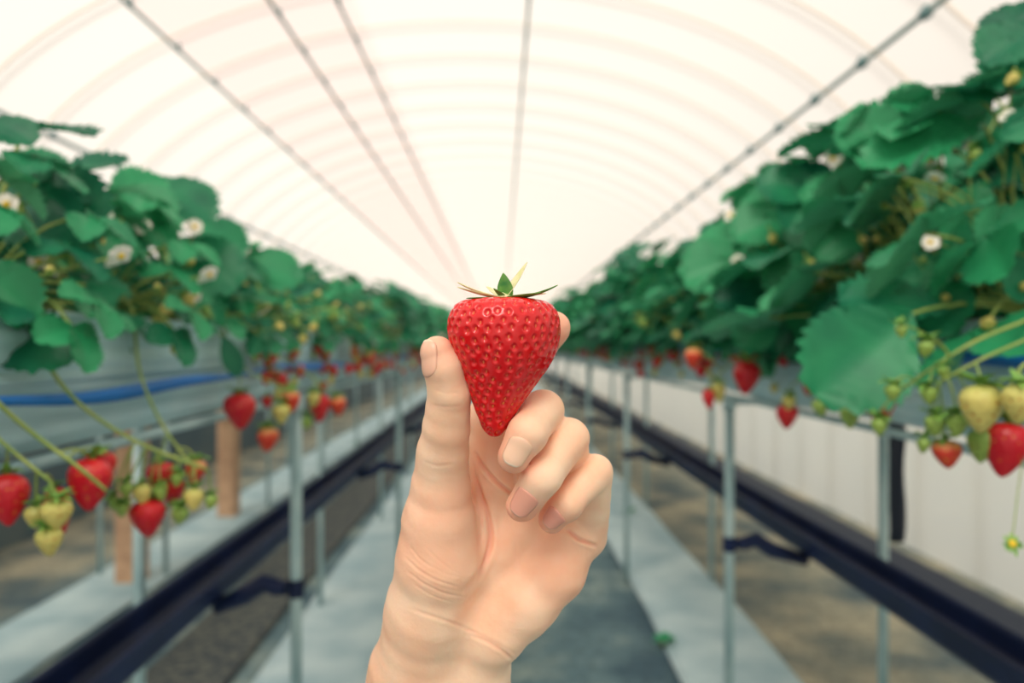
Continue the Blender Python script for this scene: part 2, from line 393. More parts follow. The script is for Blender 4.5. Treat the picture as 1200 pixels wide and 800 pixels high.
def calyx_mesh(seed, R=.013):
    r = random.Random(seed); b = MB()
    for k in range(9):
        b.grid(sepal_grid(R*r.uniform(.8, 1.2), R*.45, 2*PI*k/9+r.uniform(-.2, .2), r.uniform(-.1, .7), r.uniform(-1, .5)))
    b.tube([(0, 0, -.002), (0, 0, .004)], [.003, .0012], 6)
    return b.mesh('calyx', M['sepal'])
KINDS = {'red': [berry_mesh('ripe_berry', M['berry_red'], .040, .033, seed=s) for s in (1, 2, 3)],
         'turn': [berry_mesh('turning_berry', M['berry_turn'], .031, .026, seed=s) for s in (4, 5)],
         'pale': [berry_mesh('pale_berry', M['berry_pale'], .028, .023, seed=s) for s in (6, 7)],
         'green': [berry_mesh('green_berry', M['berry_green'], .018, .015, 16, 12, seed=s) for s in (8, 9)]}
KINDSLO = {k: [berry_mesh(k+'_berry_small', M['berry_'+k], dict(red=.040, turn=.031, pale=.028, green=.018)[k], dict(red=.033, turn=.026, pale=.023, green=.015)[k], 10, 7, seed=3)] for k in KINDS}
CALYX = [calyx_mesh(s) for s in range(3)]
def flower_mesh():
    b = MB()
    for k in range(5):
        a = 2*PI*k/5; G = np.zeros((5, 5, 3))
        for i in range(5):
            t = i/4; w = .0075*math.sin(PI*(.15+.72*t))**.7
            for j in range(5):
                s = j/2-1; x = .003+.011*t; y = s*w; z = .0015*t+.002*s*s
                G[i, j] = (x*math.cos(a)-y*math.sin(a), x*math.sin(a)+y*math.cos(a), z)
        b.grid(G, 0)
    return b.mesh('flower', M['petal'])
def bud_mesh():
    b = MB(); nu, nv = 12, 8; G = np.zeros((nv, nu, 3))
    for i in range(nv):
        t = PI*i/(nv-1)
        for j in range(nu):
            a = 2*PI*j/nu; G[i, j] = (.0045*math.sin(t)*math.cos(a), .0045*math.sin(t)*math.sin(a), .001+.0035*math.cos(t))
    b.grid(G, wrap=True); return b.mesh('flower_centre', M['pollen'])
FLOWER = flower_mesh(); FCENTRE = bud_mesh()

# ---------------------------------------------------------------- leaves
def leaflet(L, teeth=9, ns=5, fold=.35, droop=.5, seed=0, wid=.42):
    """grid of one serrated leaflet along +x, upper side +z"""
    r = np.random.default_rng(seed)
    nt = teeth*2+3; half = ns
    G = np.zeros((nt, 2*half+1, 3))
    for i in range(nt):
        t = i/(nt-1)
        w = wid*np.interp(t, [0, .08, .25, .45, .62, .8, .92, 1], [.0, .28, .7, .95, 1, .82, .5, .10])
        tooth = (.045 if i % 2 else -.012)*(1 if .1 < t else 0)
        for j in range(-half, half+1):
            s = j/half
            ww = w+(tooth if abs(s) == 1 else 0)
            x = t+(.05 if (abs(s) == 1 and i % 2) else 0)*(t > .1)-.06*s*s*(1-t)
            yy = s*ww
            z = fold*abs(yy)-.18*fold*yy*yy+.028*math.cos((t-.55*abs(s)*w)*teeth*2*PI)*min(1, abs(s)*2)
            z -= droop*.5*t*t
            z += .02*math.sin(5*t+seed)*s
            G[i, half-j] = (x*L, yy*L, z*L)
    return G
def frame(d, n):
    d = np.asarray(d, float); d /= np.linalg.norm(d); n = np.asarray(n, float); n -= d*np.dot(n, d); n /= np.linalg.norm(n)+1e-9
    return np.stack([d, np.cross(n, d), n], 1)     # columns x,y,z
def add_leaf(b, J, d, n, L, base, mid, seed, hi=True, three=True, teeth=9):
    """trifoliate leaf with its junction at J, pointing along d, upper side n, stalk to base"""
    r = random.Random(seed); R = frame(d, n); d = R[:, 0]; nn = R[:, 2]
    tt = teeth if hi else 4; ns = 4 if hi else 1
    for k, az in enumerate((0, 1.25, -1.25) if three else (0,)):
        dd = R @ np.array([math.cos(az), math.sin(az), r.uniform(-.25, .1)]); n2 = R @ np.array([0.25*math.cos(az)*r.uniform(0, 1), .25*math.sin(az), 1.0])
        Q = frame(dd, n2); G = leaflet(L*(1 if k == 0 else .9)*r.uniform(.92, 1.05), tt, ns, r.uniform(.15, .5), r.uniform(.1, .7), seed+k)
        G = G @ Q.T+J+dd*L*.06
        b.grid(G, 0)
    if base is not None:
        b.tube(bez(base, mid, J, 9 if hi else 5), [.0022]*(9 if hi else 5), 5 if hi else 3, 1, caps=False)
LM = [M['leaf'], M['stem']]

def leaf_specs(seed, tall, n, drape=0):
    r = random.Random(seed); out = []
    for i in range(n):
        az = 2*PI*(i*.618)+r.uniform(-.3, .3)
        k = i/n                                  # 0 low/outer .. 1 top/inner
        el = .12+1.15*k+r.uniform(-.15, .15)
        ln = tall*(r.uniform(.62, .85)+.30*k)
        J = np.array([math.cos(az)*math.cos(el)*ln*.85, math.sin(az)*math.cos(el)*ln*.7, max(.03, math.sin(el)*ln)])
        mid = np.array([J[0]*.25, J[1]*.25, J[2]*.7+.03])
        d = np.array([math.cos(az), math.sin(az), r.uniform(-.45, .25)-.2*(1-k)])
        nrm = np.array([math.cos(az)*.6+.75, math.sin(az)*.5-r.uniform(0, .5), .9])
        L = tall*r.uniform(.23, .32)
        out.append((J, d, nrm, L, mid))
    for i in range(drape):                       # old leaves leaning out over the trough edge
        y = r.uniform(-.12, .12); J = np.array([r.uniform(.11, .19), y, r.uniform(-.01, .13)*tall/.4])
        out.append((J, np.array([r.uniform(.2, .8), y*4+r.uniform(-.5, .5), r.uniform(-.9, -.3)]), np.array([1.0, r.uniform(-.6, .2), .55]), tall*r.uniform(.24, .30), np.array([J[0]*.5, y*.5, .10])))
    return out

# trusses: stem over the trough edge with hanging fruit.  returns (tube mesh builder, fruit list)
def truss(b, r, y0, reach, drop, nf, red=.5, rad=.0021):
    a = np.array([.01, 0, .02]); e = np.array([reach, y0, -drop*.35]); m = np.array([reach*.75, y0*.4, .07])
    main = bez(a, m, e, 9); b.tube(main, np.linspace(rad, rad*.75, 9), 5)
    out = []
    for k in range(nf):
        s = main[-1-r.randint(0, 3)]
        x = s[0]+r.uniform(-.01, .03); y = s[1]+r.uniform(-.055, .055); z = s[2]-r.uniform(.02, .065)
        q = np.array([x, y, z]); mid = (s+q)/2+np.array([.01, (y-s[1])*.3, .018])
        b.tube(bez(s, mid, q, 6), .0011, 4)
        u = r.random(); kind = 'red' if u < red else ('turn' if u < red+.18 else ('pale' if u < red+.36 else 'green'))
        out.append((q, kind, r.uniform(.75, 1.1)))
    return out

def make_variant(seed, tall, nl, hi, red=.42, drape=3):
    """data of one kind of plant: list of (name, mesh, loc, rot, scale, children)"""
    r = random.Random(seed); items = []
    specs = leaf_specs(seed, tall, nl, drape)
    if hi:
        for i, (J, d, nrm, L, mid) in enumerate(specs):
            b = MB(); add_leaf(b, J, d, nrm, L, np.array([0, 0, .0]), mid, seed*31+i*3); items.append(('leaf', b.mesh('leaf', LM), (0, 0, 0), 0, 1, []))
    else:
        b = MB()
        for i, (J, d, nrm, L, mid) in enumerate(specs): add_leaf(b, J, d, nrm, L*1.15, np.array([0, 0, .0]), mid, seed*31+i*3, False)
        items.append(('foliage', b.mesh('foliage', LM), (0, 0, 0), 0, 1, []))
    K = KINDS if hi else KINDSLO
    alls = MB()
    for t in range(3 if hi else 2):
        b = MB() if hi else alls
        fr = truss(b, r, r.uniform(-.11, .11), r.uniform(.13, .17), r.uniform(.05, .22), r.randint(3, 5) if hi else 4, red)
        if hi: items.append(('fruit_stalk', b.mesh('fruit_stalk', M['stem']), (0, 0, 0), 0, 1, []))
        for q, kind, s in fr:
            ch = [('calyx', CALYX[r.randrange(3)], (0, 0, 0), 0, 1 if kind != 'green' else .8, [])] if hi else []
            items.append(('strawberry', r.choice(K[kind]), tuple(q), (r.uniform(-.3, .3), r.uniform(-.3, .3), r.uniform(0, 6)), s, ch))
    for t in range(9 if hi else 3):
        q = np.array([r.uniform(.06, .20), r.uniform(-.12, .12), r.uniform(.0, .55)*tall])
        alls.tube(bez((0, 0, 0), (q[0]*.3, q[1]*.3, q[2]*.8), q, 7), .0013, 4)
        if t < 2: items.append(('flower', FLOWER, tuple(q), (r.uniform(-.2, .5), r.uniform(.4, 1.1), r.uniform(0, 6)), r.uniform(.9, 1.2), [('flower_centre', FCENTRE, (0, 0, 0), 0, 1, [])]))
        else: items.append(('unripe_berry', K['green' if t % 2 else 'pale'][0], tuple(q), (r.uniform(1.5, 3), r.uniform(-.5, .5), 0), r.uniform(.45, .8), [('calyx', CALYX[0], (0, 0, 0), 0, .8, [])] if hi else []))
    if alls.n: items.append(('stalks', alls.mesh('stalks', M['stem']), (0, 0, 0), 0, 1, []))
    return items
def place(items, parent):
    for name, me, loc, rot, s, ch in items:
        o = bpy.data.objects.new(name, me); C.objects.link(o); o.parent = parent; o.location = loc
        if rot: o.rotation_euler = rot
        if s != 1: o.scale = (s, s, s)
        if ch: place(ch, o)

RH = [make_variant(100+i, .385, 24, True, .25, 5) for i in range(5)]
LH = [make_variant(200+i, .228, 22, True, .35, 2) for i in range(5)]
LO_R = [make_variant(300+i, .40, 30, False, .22, 5) for i in range(4)]
LO_L = [make_variant(400+i, .262, 27, False, .22, 2) for i in range(4)]
rr = random.Random(11)
ORD = ['nearest', 'second', 'third', 'fourth', 'fifth', 'sixth', 'seventh', 'eighth', 'ninth', 'tenth', 'eleventh', 'twelfth', 'thirteenth', 'fourteenth']
PLANTS = {}
def row(X, face, y0, step, nnear, hi, lo, bench_name, row_name, key, ymax=17, nohang=0):
    y = y0; i = 0
    while y < ymax:
        near = i < nnear
        if near:
            label = 'strawberry plant, %s from the camera in the %s row of the %s bench' % (ORD[i], row_name, bench_name); grp = 'strawberry plants of the %s bench' % bench_name
        else:
            label = 'blurred leafy strawberry plant far along the %s row of the %s bench' % (row_name, bench_name); grp = 'far strawberry plants, %s row, %s bench' % (row_name, bench_name)
        p = empty('strawberry_plant', (X+rr.uniform(-.015, .015), y+rr.uniform(-.02, .02), CAMZ+.02), label, 'strawberry plant', grp, (0 if face > 0 else PI)+rr.uniform(-.3, .3))
        s = rr.uniform(.92, 1.1)*(.84 if key in ('li', 'lo') and near else 1); p.scale = (s, s, s)
        its = rr.choice(hi if near else lo)
        if i < nohang: its = [q for q in its if q[0] not in ('strawberry', 'fruit_stalk')]
        place(its, p)
        PLANTS.setdefault(key, []).append(p)
        y += step if near else step*1.25+.012*(y-2); i += 1
row(-.585, 1, .80, .24, 10, LH, LO_L, 'left', 'aisle-side', 'li', nohang=3)
row(-.83, -1, .95, .24, 6, LH, LO_L, 'left', 'outer', 'lo')
row(.775, -1, 1.02, .24, 10, RH, LO_R, 'right-hand', 'aisle-side', 'ri', nohang=3)
row(1.06, 1, 1.15, .24, 6, RH, LO_R, 'right-hand', 'outer', 'ro')
row(-1.98, 1, 2.2, .5, 0, LH, LO_L, 'farther left', 'near', 'fi', 12)
#HERO_START
# leaves, stalks and fruit of the nearest plants, each grown from the plant it belongs to
bpy.context.view_layer.update()
def nearest_plant(key, Y):
    return min(PLANTS[key], key=lambda p: abs(p.location.y-Y))
def to_local(p, V):
    Mi = np.array(p.matrix_world.inverted()); V = np.asarray(V); return V @ Mi[:3, :3].T+Mi[:3, 3]
def leaf_here(key, b0, tip, Y, dY, face, seed, wid=.42, three=False, fold=.25):
    """one leaf blade from pixel b0 to pixel tip, at distance Y (tip at Y+dY); face = way its upper side looks"""
    A = P(b0[0], b0[1], Y); B = P(tip[0], tip[1], Y+dY); L = float(np.linalg.norm(B-A)); pl = nearest_plant(key, Y+.05)
    crown = np.array(pl.matrix_world.translation)
    b = MB(); R = frame(B-A, face)
    G = leaflet(L, 10, 5, fold, .15, seed, wid)@R.T+A; b.grid(G, 0)
    if three:
        for az in (1.15, -1.15):
            Q = frame(R@np.array([math.cos(az), math.sin(az), -.1]), R@np.array([.1, .2*np.sign(az), 1])); b.grid(leaflet(L*.88, 10, 5, fold, .3, seed+9, wid)@Q.T+A, 0)
    b.tube(bez(crown, (crown+A)/2+np.array([0, 0, .05]), A, 10), .0023, 6, 1, caps=False)
    b.v = [to_local(pl, v) for v in b.v]
    b.build('leaf', LM, pl)
def stalk_here(key, pts, rad=.0022, from_crown=True):
    W = [P(*p) for p in pts]; pl = nearest_plant(key, W[0][1]+.04)
    if from_crown:
        c = np.array(pl.matrix_world.translation); lip = np.array([-.487 if key == 'li' else .66, c[1]*.3+W[0][1]*.7, CAMZ+.052]); W = [c, c*.4+lip*.6+np.array([0, 0, .03]), lip]+(W if abs(W[0][0]) < abs(lip[0]) and W[0][2] < lip[2]-.01 else W)
    W = np.array(W); t = np.linspace(0, len(W)-1, len(W)*5); k = np.arange(len(W)); W = np.stack([np.interp(t, k, W[:, i]) for i in range(3)], 1)
    for _ in range(6): W[1:-1] = (W[:-2]+2*W[1:-1]+W[2:])/4
    b = MB(); b.tube(W, np.linspace(rad, rad*.7, len(W)), 6); b.v = [to_local(pl, v) for v in b.v]
    b.build('fruit_stalk', M['stem'], pl)
    return W
def fruit_here(key, px, py, w, kind, Y, stem=None, h=None, tilt=0, cal=1.0):
    pl = nearest_plant(key, Y+.04); W0 = dict(red=.033, turn=.026, pale=.023, green=.015)[kind]; L0 = dict(red=.040, turn=.031, pale=.028, green=.018)[kind]
    sc_ = (w/F*Y)/W0; hz = (h/F*Y)/L0 if h else sc_
    top = P(px, py, Y)+np.array([0, 0, L0*hz/2])
    ps = pl.scale[0]
    o = link('strawberry' if kind != 'green' else 'unripe_berry', random.Random(int(px*7+py)).choice(KINDS[kind]), pl, tuple(to_local(pl, top)))
    o.rotation_euler = (tilt, tilt*.5, px*.37); o.scale = (sc_/ps, sc_/ps, hz/ps)
    c = link('calyx', CALYX[int(px) % 3], o); k = cal*(1 if kind != 'green' else .9); c.scale = (k, k, k*sc_/hz)
    if stem is not None:
        S = stem[np.argmin(np.linalg.norm(stem-(top+np.array([0, 0, .03])), axis=1))]
        b = MB(); b.tube(bez(S, (S+top)/2+np.array([0, 0, .012]), top, 7), .0012, 5); b.v = [to_local(pl, v) for v in b.v]
        b.build('pedicel', M['stem'], pl)
def flower_here(key, px, py, Y, s=1.0, look=(-.2, -1, .3), bare=False):
    pl = nearest_plant(key, Y+.04); q = P(px, py, Y)
    R = frame(np.cross(look, (0.1, 0, 1.0)), look); Mx = pl.matrix_world.inverted() @ (Matrix.Translation(Vector(q)) @ Matrix(R.tolist()).to_4x4() @ Matrix.Scale(s, 4))
    if not bare:
        o = link('flower', FLOWER, pl); o.matrix_local = Mx; link('flower_centre', FCENTRE, o)
    else:
        o = link('faded_flower', CALYX[1], pl); o.matrix_local = Mx; link('flower_centre', FCENTRE, o)
    c = np.array(pl.matrix_world.translation); b = MB(); b.tube(bez(c, (c+q)/2+np.array([0, .01, .05]), q, 9), .0007 if bare else .0013, 5); b.v = [to_local(pl, v) for v in b.v]
    b.build('flower_stalk', M['stem'], pl)
UPC = (.0, -1, .45)        # up and towards the aisle
# left side
for k, a in enumerate((
    ((12, 208), (108, 280), .90, -.03, (.2, -1, .5), .44), ((108, 300), (172, 285), 1.0, .0, (.1, -1, .5), .46), ((208, 285), (278, 335), 1.22, -.02, (.2, -1, .5), .42),
    ((30, 150), (112, 153), .86, -.02, (0, -.3, 1), .34), ((-20, 140), (40, 165), .8, .0, (.2, -.8, .8), .42), ((62, 208), (150, 183), 1.0, .04, (.1, -.5, 1), .40),
    ((-15, 375), (76, 424), .76, -.02, (.1, -.8, .8), .36), ((-30, 310), (36, 375), .74, .0, (.3, -1, .3), .44), ((135, 392), (136, 436), .98, -.01, (.3, -1, .1), .42),
    ((130, 225), (205, 250), 1.08, .0, (.1, -.8, .7), .40), ((180, 210), (250, 255), 1.18, .0, (.2, -.7, .7), .42), ((262, 395), (280, 440), 1.2, 0, (.5, -.8, .2), .25),
    ((20, 178), (95, 200), .95, .05, (.1, -.6, .9), .40), ((235, 262), (290, 292), 1.35, .02, (.1, -.8, .7), .42), ((290, 300), (350, 330), 1.5, .0, (.2, -1, .6), .42), ((60, 330), (130, 350), .95, .05, (.2, -1, .5), .40))):
    leaf_here('li', a[0], a[1], a[2], a[3], a[4], 50+k, a[5], three=k == 9)
for k, a in enumerate((
    ((1062, 370), (956, 462), .92, .0, (-.75, -1, -.25), .46), ((1106, 362), (984, 343), .95, .02, (-.1, -.7, .8), .36), ((1046, 192), (995, 128), 1.12, .02, (-.4, -1, .45), .46),
    ((1100, 130), (1040, 108), 1.12, .03, (-.2, -.8, .7), .48), ((1150, 140), (1012, 190), 1.05, .0, (-.2, -.7, .8), .28), ((958, 225), (888, 212), 1.35, .02, (-.2, -1, .6), .46),
    ((1015, 215), (940, 232), 1.28, .0, (-.1, -.8, .7), .36), ((1215, 30), (1150, 70), .98, .0, (-.2, -.9, .6), .46), ((1215, 90), (1130, 112), 1.0, .0, (-.1, -.7, .8), .38),
    ((1215, 250), (1150, 287), .92, .0, (-.3, -1, .5), .46), ((1150, 215), (1120, 290), 1.02, .0, (-.5, -1, .1), .38), ((905, 335), (838, 352), 1.5, .0, (-.2, -1, .5), .44),
    ((925, 250), (860, 275), 1.5, .0, (-.2, -1, .6), .46), ((950, 300), (900, 340), 1.35, .0, (-.3, -1, .4), .44), ((1010, 260), (955, 300), 1.25, .0, (-.3, -1, .4), .44),
    ((1090, 300), (1020, 330), 1.1, .0, (-.2, -1, .5), .40), ((880, 300), (800, 325), 1.7, .0, (-.2, -1, .6), .46),
    ((1180, 300), (1215, 350), .9, .0, (-.4, -1, .2), .40), ((900, 360), (870, 410), 1.4, .0, (-.5, -1, .0), .42), ((1120, 370), (1100, 395), 1.05, .0, (-.5, -1, .0), .5))):
    leaf_here('ri', a[0], a[1], a[2], a[3], a[4], 80+k, a[5], three=k in (5, 12, 16))
# left trusses
sA = stalk_here('li', [(50, 425, .755), (95, 478, .79), (160, 520, .82), (243, 550, .85)], .0030)
sB = stalk_here('li', [(160, 435, .935), (192, 505, .90), (228, 548, .88)], .0026)
sC = stalk_here('li', [(-30, 450, .645), (40, 510, .70), (90, 545, .71), (125, 575, .73)], .0026)
sD = stalk_here('li', [(-40, 480, .635), (10, 525, .665), (60, 565, .68)], .0022)
sE = stalk_here('li', [(270, 425, 1.26), (300, 440, 1.27), (335, 455, 1.3)], .0022)
sF = stalk_here('li', [(325, 420, 1.52), (350, 430, 1.52), (385, 455, 1.55)], .0022)
for a in ((8, 585, 46, 'red', .69, sD, 62), (64, 600, 32, 'red', .74, sD, 60), (108, 567, 50, 'red', .76, sC, 62), (118, 548, 34, 'red', .79, sC), (66, 603, 34, 'pale', .68, sD, 36), (56, 635, 30, 'pale', .68, sD, 36),
          (42, 606, 24, 'pale', .69, sD), (173, 607, 42, 'red', .84, sA, 46), (188, 560, 32, 'red', .88, sB), (203, 577, 28, 'red', .89, sB, 36), (166, 580, 20, 'pale', .83, sA, 28), (147, 574, 16, 'green', .82, sA), (143, 598, 16, 'green', .82, sA),
          (133, 590, 15, 'green', .82, sA), (187, 578, 16, 'green', .84, sA), (212, 604, 20, 'green', .86, sB), (228, 585, 22, 'pale', .86, sB), (230, 553, 26, 'turn', .90, sB), (247, 588, 15, 'green', .87, sA), (208, 562, 15, 'green', .86, sB),
          (280, 482, 38, 'red', 1.25, sE, 44), (314, 515, 26, 'turn', 1.3, sE, 30), (340, 470, 24, 'turn', 1.32, sE), (330, 485, 20, 'pale', 1.3, sE), (374, 478, 24, 'red', 1.55, sF, 34), (395, 476, 20, 'turn', 1.58, sF), (360, 496, 13, 'green', 1.5, sF), (368, 468, 16, 'pale', 1.52, sF)):
    fruit_here('li', a[0], a[1], a[2], a[3], a[4], a[5], a[6] if len(a) > 6 else None, tilt=.12*math.sin(a[0]), cal=1.2)
# right trusses
tA = stalk_here('ri', [(1215, 372, .84), (1140, 398, .80), (1058, 455, .84)], .0026)
tB = stalk_here('ri', [(1220, 392, .80), (1160, 415, .77), (1100, 448, .80)], .0024)
tC = stalk_here('ri', [(1235, 410, .76), (1190, 430, .74), (1180, 470, .76)], .0024)
tD = stalk_here('ri', [(1100, 400, 1.05), (1050, 430, .98), (1000, 465, 1.0)], .0022)
tE = stalk_here('ri', [(900, 395, 1.6), (875, 410, 1.52), (840, 440, 1.55)], .0020)
tF = stalk_here('ri', [(950, 430, 1.5), (925, 455, 1.42)], .0020)
for a in ((1150, 479, 48, 'pale', .75, tB, 58), (1196, 474, 38, 'pale', .71, tC, 50), (1182, 527, 50, 'red', .79, tC, 66), (1108, 532, 32, 'turn', .82, tB, 34), (1121, 498, 24, 'green', .79, tB, 30), (1152, 522, 34, 'green', .80, tB, 42),
          (1096, 499, 22, 'green', .81, tB, 26), (1088, 463, 19, 'green', .80, tA), (1083, 522, 16, 'green', .82, tB), (1086, 409, 18, 'green', .80, tA), (1106, 436, 14, 'green', .80, tA), (1046, 460, 18, 'green', .82, tA), (1056, 388, 14, 'green', .80, tA),
          (1030, 500, 19, 'green', .85, tA), (1030, 472, 42, 'red', .97, tD, 52), (996, 488, 24, 'green', 1.0, tD, 30), (960, 478, 18, 'green', 1.1, tD), (876, 443, 32, 'red', 1.5, tE, 40), (923, 488, 25, 'red', 1.42, tF, 30), (925, 472, 16, 'pale', 1.4, tF),
          (841, 460, 18, 'pale', 1.52, tE, 26), (830, 468, 15, 'red', 1.5, tE, 24), (814, 420, 22, 'turn', 1.6, tE), (948, 455, 15, 'turn', 1.4, tF)):
    fruit_here('ri', a[0], a[1], a[2], a[3], a[4], a[5], a[6] if len(a) > 6 else None, tilt=.1*math.sin(a[0]), cal=1.25)
for a in ((118, 256, .95, 1.15), (168, 266, 1.0, .8), (228, 266, 1.15, .9), (45, 306, .92, .8), (8, 240, .8, .9), (228, 347, 1.05, .7)):  # some blossoms are added in place of bright roof showing between the leaves
    flower_here('li', a[0], a[1], a[2], a[3], (.3, -1, .2))
for a in ((1052, 202, 1.12, 1.1), (1088, 188, 1.1, .9), (1184, 140, .95, 1.0), (1090, 284, 1.0, .85), (976, 186, 1.3, 1.1), (865, 306, 1.5, 1.0), (856, 252, 1.6, 1.0)):
    flower_here('ri', a[0], a[1], a[2], a[3], (-.3, -1, .35))
for key, L_ in (('li', ((200, 366, 1.0), (240, 376, 1.05), (205, 413, .98), (18, 250, .82), (185, 378, 1.0), (215, 355, 1.05), (325, 385, 1.3), (345, 380, 1.35), (370, 385, 1.45), (390, 372, 1.5), (355, 398, 1.4))),
                ('ri', ((1140, 184, 1.0), (1192, 97, .95), (954, 265, 1.3), (947, 311, 1.25), (1076, 250, 1.05), (1060, 290, 1.08), (1198, 178, .92), (1010, 285, 1.2), (905, 280, 1.4), (750, 380, 2.2), (790, 395, 2.0)))):
    for a in L_:
        st = stalk_here(key, [(a[0]+(6 if key == 'li' else -6), a[1]-14, a[2]+.01)], .0013)
        fruit_here(key, a[0], a[1], 15 if a[2] < 1.1 else 10, 'pale' if int(a[0]) % 3 else 'green', a[2], st, tilt=.8*math.sin(a[0]), cal=1.1)
flower_here('ri', 1186, 637, .70, .9, (-.3, -1, .1), bare=True)
for k, a in enumerate((((1235, 50), (1158, 98), .97, .0, (-.3, -1, .6), .46), ((1215, 5), (1160, 62), 1.0, .0, (-.3, -1, .5), .44), ((1240, 130), (1180, 170), .93, .0, (-.3, -1, .3), .4))):
    leaf_here('ri', a[0], a[1], a[2], a[3], a[4], 180+k, a[5], three=k == 0)
#HERO_END
for k, (px_, py_, lab) in enumerate(((737, 604, 'small green weed at the edge of the right-hand ground sheet, the farther one'), (776, 758, 'small green weed on the dark aisle near the bottom of the photo'), (418, 522, 'low green weed tuft under the far end of the left bench'))):
    Y = 1.3*F/(py_-405); q = P(px_, py_, Y); b = MB(); r = random.Random(k)
    for j in range(9):
        az = j*2.4; d = np.array([math.cos(az), math.sin(az), r.uniform(.3, 1)]); Q = frame(d, (0, 0, 1)); A = d*.012
        b.grid(leaflet(r.uniform(.03, .05), 5, 2, .2, .5, j)@Q.T+A+[0, 0, .02], 0); b.tube([(0, 0, 0), tuple(A+[0, 0, .02])], .0015, 4, 1)
    o = b.build('weed', LM); o.location = (q[0], q[1], .0); tag(o, lab, 'weed')


# ------------------------------------------------------------ held strawberry
def hero_berry():
    Yc = .320
    tab = [(348.2, 589.5, 0), (348.6, 589.5, 22), (350, 589.5, 36), (352.5, 589.5, 48), (357, 589.8, 56.5), (364, 590, 61.5), (373, 590, 65), (383, 590, 66), (394, 590.3, 65.3), (406, 590.8, 62.6), (418, 591, 58.5), (432, 590, 51.5),
           (447, 587.5, 43), (462, 585, 34.5), (477, 582.5, 27), (490, 581, 20.5), (500, 580, 15.5), (507, 579.8, 10.5), (510.6, 579.8, 6), (512, 579.8, 0)]
    T = np.array(tab); s = np.r_[0, np.cumsum(np.hypot(np.diff(T[:, 0]), np.diff(T[:, 2])))]
    nv, nu = 340, 460
    ss = np.linspace(0, s[-1], nv)
    def sm(col):
        v = np.interp(ss, s, T[:, col]); k = 9; w = np.hanning(k+2)[1:-1]; w /= w.sum()
        e = np.r_[2*v[0]-v[1:k//2+1][::-1], v, 2*v[-1]-v[-k//2:-1][::-1]] if False else np.pad(v, k//2, mode='reflect', reflect_type='odd'); return np.convolve(e, w, 'valid')
    py, cx, R = sm(0), sm(1), np.maximum(sm(2), 0)
    R[0] = R[-1] = 0
    mm = Yc/F
    a = np.linspace(0, 2*PI, nu, endpoint=False)
    lump = 1+.018*np.sin(2*a+.6)[None]+.012*np.sin(5*a+1)[None]*np.linspace(1, .3, nv)[:, None]
    X = (cx[:, None]-588)*mm+R[:, None]*mm*lump*np.cos(a)[None]
    Yv = Yc+R[:, None]*mm*.92*lump*np.sin(a)[None]
    Z = CAMZ-(py[:, None]-405)*mm+0*X
    V = np.stack([X, Yv, Z], -1)
    # normals
    dv = np.gradient(V, axis=0); du = np.roll(V, -1, 1)-np.roll(V, 1, 1)
    N = np.cross(du, dv); N /= np.linalg.norm(N, axis=2)[..., None]+1e-12
    cen = np.stack([(cx-588)*mm, np.full(nv, Yc), CAMZ-(py-405)*mm], -1)[:, None]
    if ((V-cen)*N).sum(-1).mean() < 0: N = -N
    # achenes on staggered rings
    r = np.random.default_rng(5); seeds = []
    pos = 20; odd = 0; off = 0; lastn = -1
    while pos < s[-1]-6:
        i = int(np.argmin(abs(ss-pos))); rad = R[i]
        spac = 10.8+3.2*(rad/66); n = max(3, int(round(2*PI*rad/spac))); off = r.uniform(0, 1) if n != lastn else off+.5; lastn = n
        for k in range(n):
            ang = 2*PI*(k+off)/n+r.uniform(-.13, .13)*2*PI/n
            ii = int(np.clip(i+r.normal(0, 2.6)+3*math.sin(ang*2), 2, nv-3)); seeds.append((ii, int(ang/(2*PI)*nu) % nu))
        odd ^= 1; pos += 10.2-1.0*(pos/s[-1])
    disp = np.zeros((nv, nu)); seedmask = np.zeros((nv, nu), bool); rimv = np.zeros((nv, nu))
    mer = dv/(np.linalg.norm(dv, axis=2)[..., None]+1e-12)
    nearest = np.full((nv, nu), 1.0); sd = np.zeros((nv, nu))
    for i, j in seeds:
        i0, i1 = max(0, i-26), min(nv, i+27)
        sub = V[i0:i1]; dvec = sub-V[i, j]; al = (dvec*mer[i, j]).sum(-1); d2 = (dvec**2).sum(-1)
        ac = np.sqrt(np.maximum(d2-al**2, 0)); al = np.abs(al)
        dd = np.sqrt((al/1.2)**2+ac**2)
        nearest[i0:i1] = np.minimum(nearest[i0:i1], dd)
        e = (al/.00080)**2+(ac/.00050)**2
        sd[i0:i1] = np.maximum(sd[i0:i1], np.sqrt(np.clip(1-e, 0, 1)))
        seedmask[i0:i1] |= e < 1
    q = np.clip(nearest/.00185, 0, 1)
    disp = -.00120*(1-q*q*(3-2*q))+.00045*sd
    fade = np.clip(np.minimum(ss-6, s[-1]-ss)/12, 0, 1)[:, None]
    V = V+N*(disp*fade)[..., None]
    idx = np.arange(nv*nu).reshape(nv, nu)
    A = idx[:-1]; B_ = idx[1:]
    quads = np.stack([A, np.roll(A, -1, 1), np.roll(B_, -1, 1), B_], -1).reshape(-1, 4)
    sm_ = seedmask[:-1] | seedmask[1:]; mi = (seedmask[:-1] & np.roll(seedmask[1:], -1, 1)).reshape(-1).astype(int)
    c0 = np.array([0.0+(589.5-588)*mm, Yc, CAMZ-(349-405)*mm])
    V = V.reshape(-1, 3)-c0
    m, nt, bs = newmat('held_berry_flesh')
    tc = nt.nodes.new('ShaderNodeTexCoord'); sp = nt.nodes.new('ShaderNodeSeparateXYZ'); nt.links.new(tc.outputs['Object'], sp.inputs[0])
    rp = nt.nodes.new('ShaderNodeValToRGB'); mr = nt.nodes.new('ShaderNodeMapRange'); mr.inputs['From Min'].default_value = -.012; mr.inputs['From Max'].default_value = 0.0
